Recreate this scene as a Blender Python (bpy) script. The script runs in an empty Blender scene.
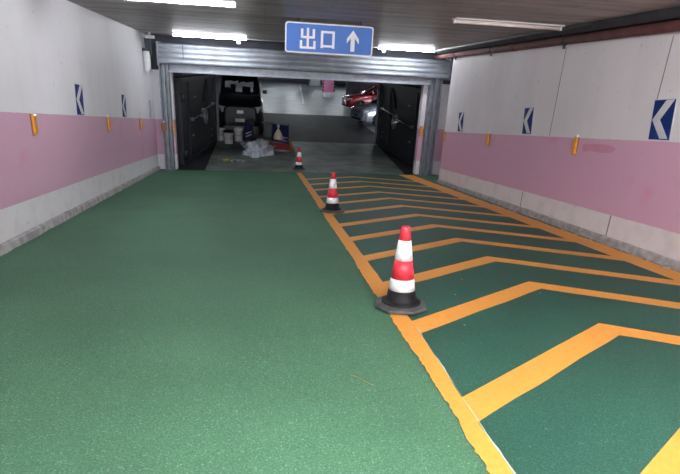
import bpy, bmesh, math, random
from mathutils import Vector, Matrix, noise
random.seed(7)
SC = bpy.context.scene
COL = SC.collection
PI = math.pi
S = 0.12387                      # ramp falls S metres per metre of +Y
TH = math.atan(S)
GF = -1.95                       # level garage floor

# ------------------------------------------------------------------ materials
def new_mat(name):
    m = bpy.data.materials.new(name); m.use_nodes = True
    nt = m.node_tree; b = nt.nodes['Principled BSDF']
    return m, nt, b
def N(nt, t, **kw):
    n = nt.nodes.new(t)
    for k, v in kw.items():
        if hasattr(n, k): setattr(n, k, v)
        else: n.inputs[k].default_value = v
    return n
def c4(c): return (c[0], c[1], c[2], 1)
def mat(name, col, rough=.6, metal=0, var=.12, nscale=6, bump=0, bscale=40, col2=None, coat=0, spec=.5):
    m, nt, b = new_mat(name); L = nt.links
    tc = N(nt, 'ShaderNodeTexCoord')
    nz = N(nt, 'ShaderNodeTexNoise'); nz.inputs['Scale'].default_value = nscale; nz.inputs['Detail'].default_value = 6
    L.new(tc.outputs['Object'], nz.inputs['Vector'])
    cr = N(nt, 'ShaderNodeValToRGB')
    a = [x*(1-var) for x in col]; d = col2 or [min(1, x*(1+var)) for x in col]
    cr.color_ramp.elements[0].position = .35; cr.color_ramp.elements[0].color = c4(a)
    cr.color_ramp.elements[1].position = .65; cr.color_ramp.elements[1].color = c4(d)
    L.new(nz.outputs['Fac'], cr.inputs['Fac']); L.new(cr.outputs['Color'], b.inputs['Base Color'])
    b.inputs['Roughness'].default_value = rough; b.inputs['Metallic'].default_value = metal
    b.inputs['Coat Weight'].default_value = coat; b.inputs['Specular IOR Level'].default_value = spec
    if bump:
        n2 = N(nt, 'ShaderNodeTexNoise'); n2.inputs['Scale'].default_value = bscale; n2.inputs['Detail'].default_value = 4
        L.new(tc.outputs['Object'], n2.inputs['Vector'])
        bp = N(nt, 'ShaderNodeBump'); bp.inputs['Strength'].default_value = bump; bp.inputs['Distance'].default_value = .01
        L.new(n2.outputs['Fac'], bp.inputs['Height']); L.new(bp.outputs['Normal'], b.inputs['Normal'])
    return m
def emis(name, col, strength):
    m, nt, b = new_mat(name)
    b.inputs['Base Color'].default_value = c4((.8, .8, .8))
    b.inputs['Emission Color'].default_value = c4(col); b.inputs['Emission Strength'].default_value = strength
    return m

def wall_mat(name, top, low, white, pink, lowc):
    """painted wall: white / pink band / white, bands running parallel to the ramp"""
    m, nt, b = new_mat(name); L = nt.links
    geo = N(nt, 'ShaderNodeNewGeometry')
    dot = N(nt, 'ShaderNodeVectorMath', operation='DOT_PRODUCT'); dot.inputs[1].default_value = (0, S, 1)
    L.new(geo.outputs['Position'], dot.inputs[0])
    nz = N(nt, 'ShaderNodeTexNoise'); nz.inputs['Scale'].default_value = 9; nz.inputs['Detail'].default_value = 3
    L.new(geo.outputs['Position'], nz.inputs['Vector'])
    ad = N(nt, 'ShaderNodeMath', operation='MULTIPLY_ADD'); ad.inputs[1].default_value = .015
    L.new(nz.outputs['Fac'], ad.inputs[0]); L.new(dot.outputs['Value'], ad.inputs[2])
    g1 = N(nt, 'ShaderNodeMath', operation='GREATER_THAN'); g1.inputs[1].default_value = top+.0075
    g2 = N(nt, 'ShaderNodeMath', operation='GREATER_THAN'); g2.inputs[1].default_value = low+.0075
    L.new(ad.outputs[0], g1.inputs[0]); L.new(ad.outputs[0], g2.inputs[0])
    # mottled colours
    def mott(c, c2, scale, lo, hi, sc=(1, 1, 1)):
        mp = N(nt, 'ShaderNodeMapping'); mp.inputs['Scale'].default_value = sc
        L.new(geo.outputs['Position'], mp.inputs['Vector'])
        n = N(nt, 'ShaderNodeTexNoise'); n.inputs['Scale'].default_value = scale; n.inputs['Detail'].default_value = 7
        L.new(mp.outputs[0], n.inputs['Vector'])
        r = N(nt, 'ShaderNodeValToRGB'); r.color_ramp.elements[0].position = lo; r.color_ramp.elements[1].position = hi
        r.color_ramp.elements[0].color = c4(c); r.color_ramp.elements[1].color = c4(c2)
        L.new(n.outputs['Fac'], r.inputs['Fac']); return r.outputs['Color']
    w = mott(white, [x*.90 for x in white], 1.3, .42, .75, (1, 1, .45))
    p = mott(pink, [pink[0]*1.03, pink[1]*.84, pink[2]*.90], 1.0, .60, .67)
    lc = mott(lowc, [x*.86 for x in lowc], 4, .45, .75)
    m1 = N(nt, 'ShaderNodeMix', data_type='RGBA'); m2 = N(nt, 'ShaderNodeMix', data_type='RGBA')
    L.new(g2.outputs[0], m1.inputs[0]); L.new(lc, m1.inputs[6]); L.new(p, m1.inputs[7])
    L.new(g1.outputs[0], m2.inputs[0]); L.new(m1.outputs[2], m2.inputs[6]); L.new(w, m2.inputs[7])
    # scuffs and chips
    n3 = N(nt, 'ShaderNodeTexNoise'); n3.inputs['Scale'].default_value = 14; n3.inputs['Detail'].default_value = 8
    L.new(geo.outputs['Position'], n3.inputs['Vector'])
    r3 = N(nt, 'ShaderNodeValToRGB'); r3.color_ramp.elements[0].position = .66; r3.color_ramp.elements[1].position = .74
    r3.color_ramp.elements[0].color = (0, 0, 0, 1); r3.color_ramp.elements[1].color = (.45, .45, .45, 1)
    L.new(n3.outputs['Fac'], r3.inputs['Fac'])
    m3 = N(nt, 'ShaderNodeMix', data_type='RGBA'); m3.inputs[7].default_value = (.33, .28, .29, 1)
    L.new(r3.outputs['Color'], m3.inputs[0]); L.new(m2.outputs[2], m3.inputs[6])
    L.new(m3.outputs[2], b.inputs['Base Color'])
    b.inputs['Roughness'].default_value = .62
    bp = N(nt, 'ShaderNodeBump'); bp.inputs['Strength'].default_value = .15; bp.inputs['Distance'].default_value = .01
    L.new(n3.outputs['Fac'], bp.inputs['Height']); L.new(bp.outputs['Normal'], b.inputs['Normal'])
    return m

def grain_mat(name, a, d, speck, rough, bump):
    """coarse anti-skid coating: fine grains of two tones plus larger cloudy wear"""
    m, nt, b = new_mat(name); L = nt.links
    geo = N(nt, 'ShaderNodeNewGeometry')
    n1 = N(nt, 'ShaderNodeTexNoise'); n1.inputs['Scale'].default_value = 120; n1.inputs['Detail'].default_value = 3
    n2 = N(nt, 'ShaderNodeTexNoise'); n2.inputs['Scale'].default_value = .9; n2.inputs['Detail'].default_value = 6
    L.new(geo.outputs['Position'], n1.inputs['Vector']); L.new(geo.outputs['Position'], n2.inputs['Vector'])
    r1 = N(nt, 'ShaderNodeValToRGB'); r1.color_ramp.elements[0].position = .35; r1.color_ramp.elements[1].position = .62
    r1.color_ramp.elements[0].color = c4(a); r1.color_ramp.elements[1].color = c4(d)
    e = r1.color_ramp.elements.new(.74); e.color = c4(speck)
    L.new(n1.outputs['Fac'], r1.inputs['Fac'])
    r2 = N(nt, 'ShaderNodeValToRGB'); r2.color_ramp.elements[0].position = .35; r2.color_ramp.elements[1].position = .7
    r2.color_ramp.elements[0].color = (.86, .88, .88, 1); r2.color_ramp.elements[1].color = (1.1, 1.1, 1.1, 1)
    L.new(n2.outputs['Fac'], r2.inputs['Fac'])
    mx = N(nt, 'ShaderNodeMix', data_type='RGBA', blend_type='MULTIPLY'); mx.inputs[0].default_value = 1
    L.new(r1.outputs['Color'], mx.inputs[6]); L.new(r2.outputs['Color'], mx.inputs[7])
    L.new(mx.outputs[2], b.inputs['Base Color'])
    b.inputs['Roughness'].default_value = rough; b.inputs['Specular IOR Level'].default_value = .35
    bp = N(nt, 'ShaderNodeBump'); bp.inputs['Strength'].default_value = bump; bp.inputs['Distance'].default_value = .006
    L.new(n1.outputs['Fac'], bp.inputs['Height']); L.new(bp.outputs['Normal'], b.inputs['Normal'])
    return m

def ceiling_mat():
    m, nt, b = new_mat('board marked concrete'); L = nt.links
    geo = N(nt, 'ShaderNodeNewGeometry')
    br = N(nt, 'ShaderNodeTexBrick'); br.inputs['Scale'].default_value = 1
    br.inputs['Brick Width'].default_value = 1.83; br.inputs['Row Height'].default_value = .30
    br.inputs['Mortar Size'].default_value = .008
    br.inputs['Color1'].default_value = (.33, .305, .305, 1); br.inputs['Color2'].default_value = (.40, .37, .37, 1)
    br.inputs['Mortar'].default_value = (.20, .185, .185, 1)
    L.new(geo.outputs['Position'], br.inputs['Vector'])
    mp = N(nt, 'ShaderNodeMapping'); mp.inputs['Scale'].default_value = (.5, 3, 1)
    L.new(geo.outputs['Position'], mp.inputs['Vector'])
    nz = N(nt, 'ShaderNodeTexNoise'); nz.inputs['Scale'].default_value = 1.6; nz.inputs['Detail'].default_value = 8
    L.new(mp.outputs[0], nz.inputs['Vector'])
    r = N(nt, 'ShaderNodeValToRGB'); r.color_ramp.elements[0].color = (.62, .60, .60, 1); r.color_ramp.elements[1].color = (1.35, 1.3, 1.3, 1)
    r.color_ramp.elements[0].position = .3; r.color_ramp.elements[1].position = .7
    L.new(nz.outputs['Fac'], r.inputs['Fac'])
    mx = N(nt, 'ShaderNodeMix', data_type='RGBA', blend_type='MULTIPLY'); mx.inputs[0].default_value = 1
    L.new(br.outputs['Color'], mx.inputs[6]); L.new(r.outputs['Color'], mx.inputs[7])
    L.new(mx.outputs[2], b.inputs['Base Color'])
    b.inputs['Roughness'].default_value = .45; b.inputs['Specular IOR Level'].default_value = .3
    bp = N(nt, 'ShaderNodeBump'); bp.inputs['Strength'].default_value = .5; bp.inputs['Distance'].default_value = .02
    L.new(nz.outputs['Fac'], bp.inputs['Height']); L.new(bp.outputs['Normal'], b.inputs['Normal'])
    return m

def epoxy_mat():
    m, nt, b = new_mat('grey garage epoxy'); L = nt.links
    geo = N(nt, 'ShaderNodeNewGeometry')
    nz = N(nt, 'ShaderNodeTexNoise'); nz.inputs['Scale'].default_value = .8; nz.inputs['Detail'].default_value = 7
    L.new(geo.outputs['Position'], nz.inputs['Vector'])
    r = N(nt, 'ShaderNodeValToRGB'); r.color_ramp.elements[0].position = .35; r.color_ramp.elements[1].position = .7
    r.color_ramp.elements[0].color = (.16, .19, .20, 1); r.color_ramp.elements[1].color = (.25, .28, .29, 1)
    L.new(nz.outputs['Fac'], r.inputs['Fac']); L.new(r.outputs['Color'], b.inputs['Base Color'])
    b.inputs['Roughness'].default_value = .42
    bp = N(nt, 'ShaderNodeBump'); bp.inputs['Strength'].default_value = .12; bp.inputs['Distance'].default_value = .02
    L.new(nz.outputs['Fac'], bp.inputs['Height']); L.new(bp.outputs['Normal'], b.inputs['Normal'])
    return m

M = {}
M['wallL'] = wall_mat('left painted wall', 1.53, .47, (.77, .76, .80), (.62, .38, .50), (.74, .73, .75))
M['wallR'] = wall_mat('right painted wall', 1.46, .415, (.76, .72, .76), (.66, .38, .52), (.76, .72, .73))
M['green'] = grain_mat('green anti-skid lane coating', (.034, .112, .060), (.074, .182, .108), (.22, .34, .28), .75, .5)
M['dgreen'] = grain_mat('dark green hatched coating', (.012, .062, .043), (.027, .100, .072), (.12, .20, .17), .6, .35)
M['paint'] = mat('orange yellow line paint', (.76, .32, .055), .6, var=.05, nscale=30, bump=.4, bscale=90)
M['ceil'] = ceiling_mat()
M['epoxy'] = epoxy_mat()
M['darkepoxy'] = mat('dark bay floor', (.014, .016, .021), .65, spec=.3, var=.4, nscale=1.2, bump=.15, bscale=12)  # much darker than the grey epoxy of the other garage floor
M['slab'] = mat('worn concrete slab', (.13, .16, .145), .5, var=.35, nscale=1.6, bump=.3, bscale=30)
M['kerb'] = mat('grey cement kerb', (.36, .34, .345), .85, var=.25, nscale=8, bump=.7, bscale=25)
M['rubble'] = mat('grey mortar rubble', (.30, .27, .26), .9, var=.3, nscale=12, bump=.6, bscale=30)
M['darkconc'] = mat('dark concrete', (.045, .045, .06), .8, var=.25, nscale=2)
M['gwall'] = mat('dark purple grey garage wall', (.13, .12, .15), .8, var=.15, nscale=2)  # dark purple grey as base colour
M['galv'] = mat('galvanised shutter steel', (.36, .39, .44), .5, metal=.6, var=.12, nscale=3)
M['galv2'] = mat('grey steel rail', (.30, .32, .36), .45, metal=.55, var=.15, nscale=5)
M['sheet'] = mat('bright white sheet', (.9, .9, .92), .6, var=.03)
M['galv3'] = mat('pale blue grey steel edge', (.17, .18, .22), .5, metal=.2, var=.1)
M['dsteel'] = mat('dark steel', (.05, .055, .07), .5, metal=.4, var=.2)
M['blast'] = mat('dark blue grey blast door paint', (.010, .012, .020), .5, var=.25, nscale=3)
M['blast2'] = mat('dark blast door ribs', (.009, .010, .015), .5, var=.2, nscale=5)
M['chrome'] = mat('worn bright steel', (.55, .57, .6), .28, metal=.9, var=.1)
M['whitepl'] = mat('white plastic', (.72, .72, .74), .45, var=.05)
M['batten'] = mat('white lamp housing', (.75, .72, .72), .5, var=.05)
M['tube'] = emis('lit fluorescent tube', (.93, .96, 1.0), 25)
M['tubenear'] = emis('lit tube near the camera', (1.0, .98, .95), 97)
M['tubegar'] = emis('lit garage tube', (.88, .95, 1.0), 34)
M['tubeoff'] = mat('unlit lamp tube', (.80, .68, .66), .3, var=.03)
M['blue'] = mat('blue sign face', (.025, .14, .52), .5, var=.06, nscale=3)
M['navy'] = mat('navy blue sign face', (.008, .030, .17), .7, var=.08, nscale=4, spec=.2)
M['navygrey'] = mat('greyish blue sign face', (.17, .20, .27), .5, var=.1, nscale=4)  # paler and greyer than the navy face
M['signw'] = mat('white sign paint', (.78, .78, .82), .5, var=.04)
M['signg'] = mat('pale chevron paint', (.62, .62, .66), .45, var=.06)
M['orange'] = mat('orange reflector', (.90, .36, .03), .3, var=.15, nscale=20, coat=.4)
M['brownref'] = mat('dirty brown reflector', (.30, .13, .07), .5, var=.2, nscale=20)
M['redp'] = mat('red cone plastic', (.72, .035, .06), .42, var=.08, nscale=10)
M['whitec'] = mat('white reflective band', (.86, .86, .88), .4, var=.05, nscale=20)
M['black'] = mat('black rubber', (.008, .008, .009), .62, var=.3, nscale=12, spec=.25)
M['greyrub'] = mat('dusty grey rubber', (.065, .065, .07), .6, var=.4, nscale=15)
M['redpipe'] = mat('red brown pipe paint', (.135, .040, .042), .8, var=.25, nscale=4)
M['darkpipe'] = mat('dark cable tray', (.030, .030, .040), .55, var=.3, nscale=4)
M['silver'] = mat('silver car paint', (.50, .52, .60), .25, metal=.5, var=.03, coat=.6)
M['redcar'] = mat('dark red car paint', (.32, .014, .022), .25, metal=.2, var=.05, coat=.6)
M['blackcar'] = mat('black car paint', (.006, .0065, .010), .35, metal=.1, var=.05, coat=.6)
M['glass'] = mat('dark car glass', (.012, .014, .018), .08, var=.05, coat=.5)
M['lamp'] = mat('clear lamp lens', (.75, .78, .82), .12, metal=.4, var=.05)
M['amber'] = mat('amber lamp lens', (.8, .35, .04), .2, var=.05)
M['tail'] = mat('yellow green reflector', (.55, .8, .08), .25, var=.05)
M['rim'] = mat('alloy rim', (.35, .36, .4), .35, metal=.7, var=.05)
M['pinkcol'] = mat('pink column paint', (.62, .20, .36), .6, var=.06)
M['whitecol'] = mat('white column paint', (.60, .62, .66), .6, var=.06)
M['paper'] = mat('crumpled white sheet', (.50, .53, .60), .6, var=.15, nscale=5)
M['bluecard'] = mat('blue printed board', (.012, .022, .10), .5, var=.15, nscale=10)
M['redcard'] = mat('red board', (.26, .022, .03), .55, var=.1)
M['cream'] = mat('cream plastic bag', (.62, .56, .42), .45, var=.15, nscale=12)
M['wood'] = mat('brown wood', (.20, .10, .05), .6, var=.25, nscale=15)
M['yellow'] = mat('yellow roller foam', (.50, .36, .08), .8, var=.2, nscale=20)
M['twig'] = mat('dry twig', (.36, .25, .10), .8, var=.15)
M['grit'] = mat('pale grit', (.45, .50, .46), .8, var=.15)
M['joint'] = mat('dark wall joint', (.24, .20, .21), .8, var=.1)
M['pinkpatch'] = mat('fresh deeper pink paint', (.60, .27, .38), .6, var=.05)
M['linew'] = mat('white parking line', (.62, .64, .66), .5, var=.15)

# ------------------------------------------------------------------ mesh helpers
def box(bm, x0, x1, y0, y1, z0, z1, mi=0):
    vs = [bm.verts.new(p) for p in ((x0, y0, z0), (x1, y0, z0), (x1, y1, z0), (x0, y1, z0),
                                    (x0, y0, z1), (x1, y0, z1), (x1, y1, z1), (x0, y1, z1))]
    for f in ((0, 3, 2, 1), (4, 5, 6, 7), (0, 1, 5, 4), (1, 2, 6, 5), (2, 3, 7, 6), (3, 0, 4, 7)):
        fc = bm.faces.new([vs[i] for i in f]); fc.material_index = mi
    return vs
def prism(bm, pts, a, b):
    """pts: list of 3-vectors for one face, extruded by vector b (a ignored offset vector)"""
    a = Vector(a); b = Vector(b)
    v0 = [bm.verts.new(Vector(p)+a) for p in pts]; v1 = [bm.verts.new(Vector(p)+b) for p in pts]
    n = len(pts)
    bm.faces.new(v0); bm.faces.new(v1[::-1])
    for i in range(n): bm.faces.new([v0[i], v1[i], v1[(i+1) % n], v0[(i+1) % n]])
def tube(bm, p, q, r, seg=12, r2=None, cap=True):
    p = Vector(p); q = Vector(q); d = (q-p).normalized()
    a = d.orthogonal().normalized(); b = d.cross(a); r2 = r if r2 is None else r2
    A = []; B = []
    for i in range(seg):
        t = 2*PI*i/seg; o = a*math.cos(t)+b*math.sin(t)
        A.append(bm.verts.new(p+o*r)); B.append(bm.verts.new(q+o*r2))
    for i in range(seg):
        f = bm.faces.new([A[i], A[(i+1) % seg], B[(i+1) % seg], B[i]]); f.smooth = True
    if cap: bm.faces.new(A[::-1]); bm.faces.new(B)
def path(bm, pts, r, seg=8):
    for i in range(len(pts)-1): tube(bm, pts[i], pts[i+1], r, seg)
def lathe(bm, prof, seg=32, cx=0, cy=0, axis='Z', mi=0):
    rings = []
    for (r, z) in prof:
        ring = []
        for i in range(seg):
            t = 2*PI*i/seg; a, b = r*math.cos(t), r*math.sin(t)
            if axis == 'Z': p = (cx+a, cy+b, z)
            elif axis == 'Y': p = (cx+a, z, cy+b)
            else: p = (z, cx+a, cy+b)
            ring.append(bm.verts.new(p))
        rings.append(ring)
    for j in range(len(rings)-1):
        for i in range(seg):
            f = bm.faces.new([rings[j][i], rings[j][(i+1) % seg], rings[j+1][(i+1) % seg], rings[j+1][i]]); f.smooth = True; f.material_index = mi
    return rings
def torus(bm, R, r, c, axis='Y', seg=28, s2=8):
    rings = []
    for i in range(seg):
        t = 2*PI*i/seg; ring = []
        for j in range(s2):
            u = 2*PI*j/s2; rr = R+r*math.cos(u); w = r*math.sin(u)
            if axis == 'Y': p = (c[0]+rr*math.cos(t), c[1]+w, c[2]+rr*math.sin(t))
            elif axis == 'X': p = (c[0]+w, c[1]+rr*math.cos(t), c[2]+rr*math.sin(t))
            else: p = (c[0]+rr*math.cos(t), c[1]+rr*math.sin(t), c[2]+w)
            ring.append(bm.verts.new(p))
        rings.append(ring)
    for i in range(seg):
        for j in range(s2):
            f = bm.faces.new([rings[i][j], rings[(i+1) % seg][j], rings[(i+1) % seg][(j+1) % s2], rings[i][(j+1) % s2]]); f.smooth = True
def obj(name, bm, m, parent=None, bevel=0, solid=0):
    bmesh.ops.recalc_face_normals(bm, faces=bm.faces)
    me = bpy.data.meshes.new(name); bm.to_mesh(me); bm.free()
    o = bpy.data.objects.new(name, me); COL.objects.link(o)
    for k in (m if isinstance(m, (list, tuple)) else [m]): me.materials.append(M[k])
    if parent: o.parent = parent
    if solid:
        s = o.modifiers.new('s', 'SOLIDIFY'); s.thickness = solid; s.offset = 0
    if bevel:
        b = o.modifiers.new('b', 'BEVEL'); b.width = bevel; b.segments = 2; b.limit_method = 'ANGLE'
    return o
def B(): return bmesh.new()
def tag(o, label, cat, group=None):
    o['label'] = label; o['category'] = cat
    if group: o['group'] = group
    return o
def thing(name, label, cat, mtx=None, group=None):
    o = bpy.data.objects.new(name, None); COL.objects.link(o); o.empty_display_size = .1
    if mtx is not None: o.matrix_world = mtx
    return tag(o, label, cat, group)
def struct(name, bm, m, parent=None, **k):
    o = obj(name, bm, m, parent, **k)
    if parent is None: o['kind'] = 'structure'
    return o
def copy_tree(root, mtx, label, group=None):
    r = root.copy(); COL.objects.link(r); r.matrix_world = mtx; r['label'] = label
    if group: r['group'] = group
    for ch in root.children:
        c = ch.copy(); COL.objects.link(c); c.parent = r
        for g in ch.children:
            d = g.copy(); COL.objects.link(d); d.parent = c
    return r
def T(x, y, z): return Matrix.Translation((x, y, z))
def RZ(a): return Matrix.Rotation(a, 4, 'Z')
def onramp(x, y, rz=0, h=0): return T(x, y, -S*y+h) @ Matrix.Rotation(-TH, 4, 'X') @ RZ(rz)

# wall planes
def xl(y): return -2.65-.04*y
def xr(y): return 4.62+.03*y
def basis(u, n, p):
    u = Vector(u).normalized(); yv = -Vector(n).normalized(); w = u.cross(yv).normalized()
    m = Matrix.Identity(4)
    for i in range(3): m[i][0] = u[i]; m[i][1] = yv[i]; m[i][2] = w[i]; m[i][3] = p[i]
    return m
def onleft(y, hr, out=0):    # local x = right seen from the lane, z = up, front = -y
    return basis((-.04, 1, -S), (1, .04, 0), (xl(y)+out, y, -S*y+hr))
def onright(y, hr, out=0):
    return basis((-.03, -1, S), (-1, .03, 0), (xr(y)-out, y, -S*y+hr))

YB, YD = -7.0, 15.62            # ramp extent
def cz(y): return 1.93+.035*(15.5-y)   # ceiling underside

# ------------------------------------------------------------------ floor and road paint
def rampstrip(bm, edges, off, y0=None):
    """edges: list of (xleft, xright, y) rows; thin layer following the ramp"""
    a = [bm.verts.new((x0, y, -S*y+off)) for x0, x1, y in edges]
    b = [bm.verts.new((x1, y, -S*y+off)) for x0, x1, y in edges]
    for i in range(len(edges)-1): bm.faces.new([a[i], b[i], b[i+1], a[i+1]])
b = B()
vs = []
for (x, y) in ((xl(YB)-.05, YB), (xr(YB)+.05, YB), (6.1, 13.0), (6.1, YD), (-3.9, YD)):
    vs.append((x, y))
v0 = [b.verts.new((x, y, -S*y)) for x, y in vs]; v1 = [b.verts.new((x, y, -S*y-.3)) for x, y in vs]
b.faces.new(v0); b.faces.new(v1[::-1])
for i in range(5): b.faces.new([v0[i], v0[(i+1) % 5], v1[(i+1) % 5], v1[i]])
floor = struct('floor', b, 'green')
b = B(); rampstrip(b, [(1.06, 4.46, -6.5), (1.06, 4.46, 15.55)], .002)
obj('hatched_zone', b, 'dgreen', floor)
def jit(y, s, amp): return amp*(noise.noise(Vector((y*s, s, 1.3)))+.5*noise.noise(Vector((y*s*3.1, 4.2, s))))
def edge_r(y): return 1.10+.055*min(1, max(0, (y-1.8)/1.5))
b = B(); rows = []; y = -6.5
while y < 15.5:
    rows.append((1.0+jit(y, 1.3, .018)+jit(y, 11, .008)+jit(y, 31, .010), edge_r(y)+jit(y, 6, .005), y)); y += .025
rampstrip(b, rows, .006); obj('edge_line', b, 'paint', floor)
b = B(); rows = []; y = -6.5
while y < 15.5:
    rows.append((4.36+jit(y, 7, .006), min(4.60+.015*y+jit(y, 2.3, .03)+jit(y, 15, .012), xr(y)-.03), y)); y += .05
rampstrip(b, rows, .006); obj('edge_line', b, 'paint', floor)
AP = [-4.0, -2.98, -1.95, -.93, .09, 1.11, 2.13, 3.17, 4.26, 5.25, 6.25, 7.23, 8.18, 9.18, 10.2, 11.21, 12.34, 13.44, 14.65]
for k, ya in enumerate(AP):
    b = B()
    up = []; lo = []
    n = 26
    for i in range(n+1):
        x = 1.10+(4.42-1.10)*i/n
        if i and abs(x-2.69) < (4.42-1.10)/n/2: x = 2.69
        sl = .62 if x < 2.69 else .61
        yy = ya-sl*abs(x-2.69)
        w = .232*(1+.02*math.sin(k*3.1+i))
        up.append(b.verts.new((x, yy, -S*yy+.004))); lo.append(b.verts.new((x, yy-w+jit(x+k, 9, .002), -S*(yy-w)+.004)))
    for i in range(n): b.faces.new([up[i], up[i+1], lo[i+1], lo[i]])
    obj('chevron_stripe', b, 'paint', floor)
# pale chipped strip beside the near edge line
b = B(); rows = []; y = 1.5
while y < 3.2:
    w = max(0, .002+jit(y, 5, .012)); rows.append((edge_r(y)+.003, edge_r(y)+.005+w, y)); y += .03
rampstrip(b, rows, .0045); obj('chalk_edge', b, 'grit', floor)

# ------------------------------------------------------------------ walls
def wallpiece(name, pts, m, parent=None):
    """pts: list of (x,y) bottom outline; heights by callables"""
def slabwall(name, fx, y0, y1, thick, m, ztop=None):
    b = B()
    x0, x1 = fx(y0), fx(y1)
    P = [(x0, y0), (x1, y1), (x1+thick, y1), (x0+thick, y0)]
    lo = [b.verts.new((x, y, -S*y-.25)) for x, y in P]
    hi = [b.verts.new((x, y, cz(y)+.02)) for x, y in P]
    b.faces.new(lo); b.faces.new(hi)
    for i in range(4): b.faces.new([lo[i], lo[(i+1) % 4], hi[(i+1) % 4], hi[i]])
    return struct(name, b, m)
wl = slabwall('wall_left', xl, YB, 15.75, -.25, 'wallL')
wr = slabwall('wall_right', xr, YB, 13.5, .25, 'wallR')
b = B()   # recess behind the end of the right wall
box(b, 6.0, 6.15, 13.3, 15.8, -2.2, 2.1)
box(b, xr(13.5)+.25, 6.0, 13.35, 13.5, -2.2, 2.1)
struct('wall_right_recess', b, 'wallR')
# door wall: piers and lintel
b = B()
box(b, -3.55, -2.72, 15.76, 16.0, GF-.3, 1.0)
box(b, 5.0, 6.15, 15.76, 16.0, GF-.3, 1.0)
struct('wall_front', b, 'wallL')
b = B()
box(b, -3.55, 6.15, 15.76, 16.0, 1.0, 2.75)
struct('wall_front_lintel', b, 'darkconc')
# kerbs
def kerb(name, fx, y0, y1, sgn, seed):
    b = B(); n = int((y1-y0)/.06); prev = None
    for i in range(n+1):
        y = y0+(y1-y0)*i/n
        d = .045+.02*noise.noise(Vector((y*2, seed, 0)))+.012*noise.noise(Vector((y*9, seed, 0)))
        h = .105+.008*noise.noise(Vector((y*3, seed, 5)))
        x = fx(y)
        cur = [b.verts.new((x+sgn*dx, y, -S*y+dz)) for dx, dz in ((-.01, -.02), (d+.012, -.02), (d, h*.8), (d-.02, h), (-.01, h))]
        if prev:
            for j in range(4): b.faces.new([prev[j], prev[j+1], cur[j+1], cur[j]])
        else: b.faces.new(cur[::-1])
        prev = cur
    b.faces.new(prev)
    return struct(name, b, 'kerb')
kerb('baseboard_left', xl, YB, 15.7, 1, 2)
kerb('baseboard_right', xr, YB, 13.45, -1, 7)
# wall joints on the right wall, children of the wall
def joint(y, h0, h1, w=.008, tilt=0):
    b = B(); y2 = y+tilt
    pts = [(xr(y-w)-.0035, y-w, -S*y+h0), (xr(y+w)-.0035, y+w, -S*y+h0), (xr(y2+w)-.0035, y2+w, -S*y2+h1), (xr(y2-w)-.0035, y2-w, -S*y2+h1)]
    prism(b, pts, (0, 0, 0), (.006, 0, 0)); obj('wall_joint', b, 'joint', wr)
joint(8.5, .105, .40, .010); joint(5.95, .105, .41, .010); joint(7.95, 1.48, 2.9, .007); joint(5.65, 1.95, 2.7, .006)
joint(5.28, 2.02, 2.7, .004, .12)

# ------------------------------------------------------------------ ceiling
b = B()
P = [(-3.6, YB), (6.15, YB), (6.15, 14.85), (-3.6, 14.85)]
lo = [b.verts.new((x, y, cz(y))) for x, y in P]; hi = [b.verts.new((x, y, cz(y)+.25)) for x, y in P]
b.faces.new(lo); b.faces.new(hi)
for i in range(4): b.faces.new([lo[i], lo[(i+1) % 4], hi[(i+1) % 4], hi[i]])
struct('ceiling', b, 'ceil')
b = B(); box(b, -3.6, 6.15, 14.86, 16.0, 2.75, 2.9); box(b, -3.75, -3.6, 14.86, 16.0, 1.6, 2.9); box(b, 6.15, 6.3, 14.86, 16.0, 1.6, 2.9)
box(b, -3.6, 6.15, 14.7, 14.85, 2.22, 2.75)
struct('ceiling_recess', b, 'darkconc')

# ------------------------------------------------------------------ garage beyond
b = B(); box(b, -9, 24, YD+.001, 84, GF-.3, GF)
struct('floor_garage', b, 'epoxy')
b = B()
pts = [(-1.86, YD+.02), (4.62, YD+.02), (5.0, 21.9), (-2.0, 21.9)]
prism(b, [(x, y, GF) for x, y in pts], (0, 0, .004), (0, 0, .022)); struct('trim_1', b, 'slab')
b = B(); box(b, -3.6, 9, 33.4, 33.65, GF+.001, GF+.006); struct('trim_2', b, 'darkconc')
b = B(); box(b, -3.4, 5.75, 15.63, 33.38, GF+.0005, GF+.0025); struct('floor_dark_bay', b, 'darkepoxy')
b = B()
for (x0, y0, x1, y1) in ((3.1, 42, 5.1, 78), (-1.0, 40, -.6, 78), (-1.0, 45, -6, 45.1), (-1.0, 50.5, -6, 50.6)):
    if abs(x1-x0) > 4: prism(b, [(x0, y0, GF), (x1, y0, GF), (x1, y0+.12, GF), (x0, y0+.12, GF)], (0, 0, .001), (0, 0, .005))
    else: prism(b, [(x0, y0, GF), (x0+.14, y0, GF), (x1+.14, y1, GF), (x1, y1, GF)], (0, 0, .001), (0, 0, .005))
struct('trim_3', b, 'linew')
b = B(); box(b, -9, 24, 84, 84.3, GF, 1.3); struct('wall_far', b, 'gwall')
b = B(); box(b, -9.2, -9, 16, 84, GF, 1.3); struct('wall_garage_left', b, 'gwall')
b = B(); box(b, 24, 24.2, 16, 84, GF, 1.3); struct('wall_garage_right', b, 'gwall')
b = B(); box(b, 7.0, 24, 44, 44.3, GF, 1.3); struct('wall_garage_partition', b, 'gwall')
b = B(); box(b, -3.6, -3.4, 16.0, 22.3, GF, 1.3); box(b, 5.75, 5.95, 16.0, 22.3, GF, 1.3)
struct('wall_passage', b, 'darkconc')
b = B(); box(b, -9.2, 24.2, 16.0, 84.3, 1.3, 1.5); struct('ceiling_garage', b, 'darkconc')

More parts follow.
